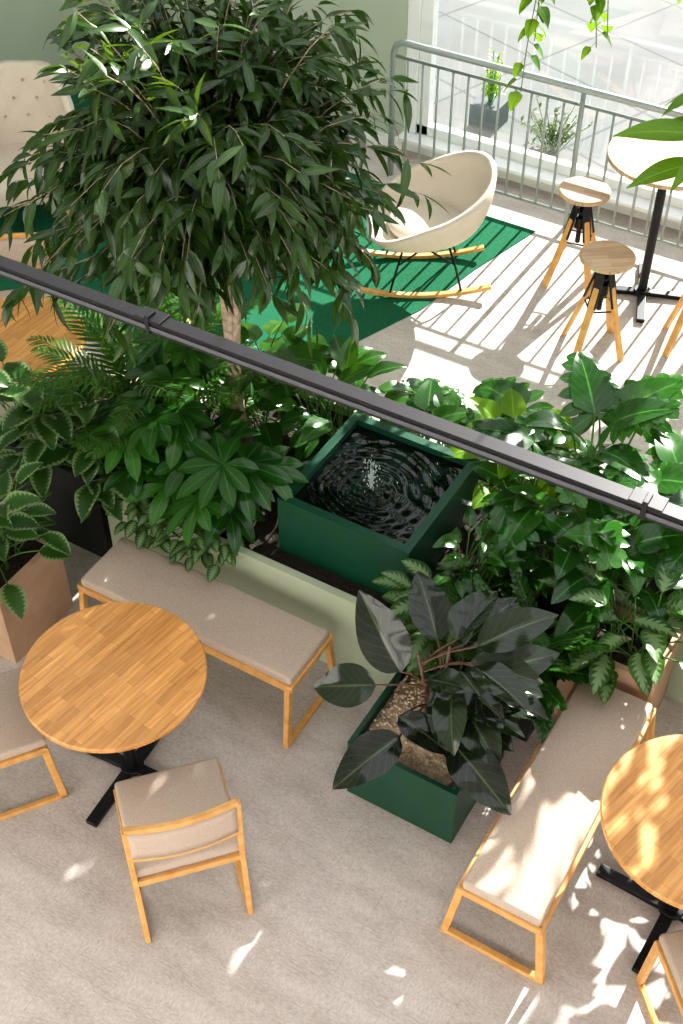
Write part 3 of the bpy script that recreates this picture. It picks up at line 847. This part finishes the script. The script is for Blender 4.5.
# hanging greenery above the bar corner, plus unseen growth added to dapple the sun
def vine(b, p, length, n, sz=(0.09, 0.13), mi=0):
    pts = []; x, y, z = p
    for k in range(9):
        t = k / 8
        pts.append(Vector((x + 0.05 * math.sin(t * 5 + x * 7), y + 0.05 * math.sin(t * 4 + y * 3), z - length * t)))
    b.tube(pts, 0.003, 4, 1, False)
    for k in range(n):
        t = (k + R() * 0.5) / n; j = min(7, int(t * 8)); q = pts[j].lerp(pts[j + 1], t * 8 - j)
        a = U_(0, 2 * pi); d = Vector((math.cos(a), math.sin(a), -0.7))
        L = U_(*sz)
        q2 = q + d.normalized() * 0.04
        b.tube([q, q2], 0.0018, 4, 1, False)
        b.leaf(q2, d, (math.cos(a) * 0.8, math.sin(a) * 0.8, 1), L, L * 0.72, 0.6, 0.2, 6, 2, 'heart', mi)
tp_ = empty('hanging_pothos_trough', 0, 0)
b = MB()
b.box(-4.0, 1.6, 6.87, 7.07, 3.60, 3.78)
for xx in (-3.8, -1.9, 0, 1.5): b.tube([(xx, 6.97, 3.78), (xx, 6.97, 5.4)], 0.004, 6)
b.build('trough', ['darkpot'], tp_, False)
b = MB()
random.seed(21)
for xx, yy, ln, nn in ((-2.76, 6.9, 2.27, 38), (-2.72, 6.93, 1.95, 28), (-2.40, 6.88, 1.87, 32), (-2.36, 6.9, 1.80, 20), (-1.72, 6.9, 1.60, 28), (-2.0, 6.9, 1.50, 22)):
    vine(b, (xx, yy, 3.65), ln, nn)
for i in range(64):  # unseen vines added to break up sunlight on the foreground
    xx = U_(-4.0, 1.6)
    if -1.15 < xx < -0.5 and R() < 0.8: continue  # gap left so sun reaches the right bench
    vine(b, (xx, U_(6.80, 7.14), 3.65 + U_(-0.05, 0.05)), U_(0.35, 1.05), 22, (0.12, 0.19))
for i in range(30):   # more unseen vines, added to cut down sun patches on the left
    xx = U_(-3.9, -1.25)
    vine(b, (xx, U_(6.72, 7.2), 3.65 + U_(-0.05, 0.05)), U_(0.6, 1.15), 24, (0.12, 0.19))
b.build('pothos_and_shade_vines', ['l_vine', 'stem'], tp_)
b = MB()
for i in range(90):  # unseen upright leaves added above the trough as a sun blocker
    x0 = U_(-4.0, 1.6); p0 = Vector((x0, 6.97, 3.76)); a = U_(0, 2 * pi)
    o = Vector((math.cos(a), math.sin(a) * 0.8, 0)); hh = U_(0.05, 0.55)
    p2 = p0 + o * U_(0.1, 0.3) + Vector((0, 0, hh)); p1 = p0 + Vector((0, 0, hh * 0.7))
    b.tube([p0, p1, p2], 0.005, 4, 1, False)
    L = U_(0.24, 0.36)
    b.leaf(p2, o + Vector((0, 0, U_(-0.5, 0.2))), (0, 0.3, 1), L, L * 0.7, 0.8, 0.2, 8, 4, 'heart')
for i in range(110):  # unseen drooping leaves added below the trough to shade the foreground
    x0 = U_(-4.0, 1.6) if i < 70 else U_(-3.6, -1.1)
    if -1.1 < x0 < -0.55: continue
    p0 = Vector((x0, 6.97, 3.70)); a = U_(0, 2 * pi)
    o = Vector((math.cos(a), math.sin(a) * 0.8, 0)); hh = -U_(0.15, 0.8)
    p1 = p0 + o * 0.22 + Vector((0, 0, 0.12)); p2 = p0 + o * U_(0.2, 0.32) + Vector((0, 0, hh))
    b.tube([p0, p1, p2], 0.004, 4, 1, False)
    L = U_(0.22, 0.34)
    b.leaf(p2, o * 0.6 + Vector((0, 0, -0.7)), (o.x, o.y, 0.6), L, L * 0.7, 0.5, 0.2, 8, 4, 'heart')
b.build('shade_foliage', ['l_mid', 'stem'], tp_)
box_obj('ceiling_beam', -7.1, 4.0, 6.8, 7.15, 5.4, 5.6, 'white')

# hanging basket to the right
hb = empty('hanging_basket_plant', -1.02, 5.30, 2.2)
b = MB(); b.lathe([(0.02, 0), (0.10, 0.0), (0.15, 0.10), (0.16, 0.18), (0.14, 0.18), (0.02, 0.15)], 32)
for k in range(3):
    a = k * 2.1; b.tube([(0.15 * math.cos(a), 0.15 * math.sin(a), 0.17), (0, 0, 0.8)], 0.003, 5)
b.tube([(0, 0, 0.8), (0, 0, 3.2)], 0.003, 5)
b.build('pot', ['darkpot'], hb)
b = MB(); random.seed(5)
for k in range(20):
    a = k * 2.4; o = Vector((math.cos(a), math.sin(a), 0)); p2 = Vector((0, 0, 0.16)) + o * U_(0.15, 0.26) + Vector((0, 0, U_(-0.05, 0.22)))
    b.tube([(0, 0, 0.15), p2 * 0.5 + Vector((0, 0, 0.16)), p2], 0.004, 5, 1, False)
    b.leaf(p2, o + Vector((0, 0, -0.1)), (0, 0, 1), U_(0.26, 0.34), 0.10, 0.8, 0.2, 10, 4, 'lan')
b.tube([(0, 0, 0.15), (-0.1, -0.05, 0.22), (-0.22, -0.12, 0.12)], 0.005, 5, 1, False)
b.leaf((-0.22, -0.12, 0.12), (-1, -0.35, 0.15), (0, -0.3, 1), 0.40, 0.14, 0.6, 0.15, 14, 4, 'lan')
b.leaf((-0.20, -0.16, 0.02), (-1, -0.75, -0.1), (0, -0.3, 1), 0.34, 0.12, 0.6, 0.15, 14, 4, 'lan')
b.build('foliage', ['l_vine', 'stem'], hb)
box_obj('trim_1', -7.1, 4.0, 5.2, 5.4, 5.4, 5.55, 'white')

# ------------------------------------------------------------------ light, world, camera
sun = bpy.data.lights.new('sun', 'SUN'); sun.energy = 17.5; sun.angle = math.radians(0.45); sun.color = (1.0, 0.96, 0.915)
so = bpy.data.objects.new('sun', sun); S.collection.objects.link(so)
so.location = (0, 20, 15)
so.rotation_euler = Vector((-0.02, -1, -0.60)).to_track_quat('-Z', 'Y').to_euler()
w = bpy.data.worlds.new('world'); S.world = w; w.use_nodes = True
bg = w.node_tree.nodes['Background']; bg.inputs[0].default_value = (0.96, 0.97, 1.0, 1); bg.inputs[1].default_value = 1.5

cam = bpy.data.cameras.new('camera'); co = bpy.data.objects.new('camera', cam); S.collection.objects.link(co)
cam.sensor_fit = 'VERTICAL'; cam.sensor_height = 24; cam.lens = 30
co.location = (0, 0, 5.1); co.rotation_euler = (math.radians(45), 0, math.radians(30.7))
S.camera = co
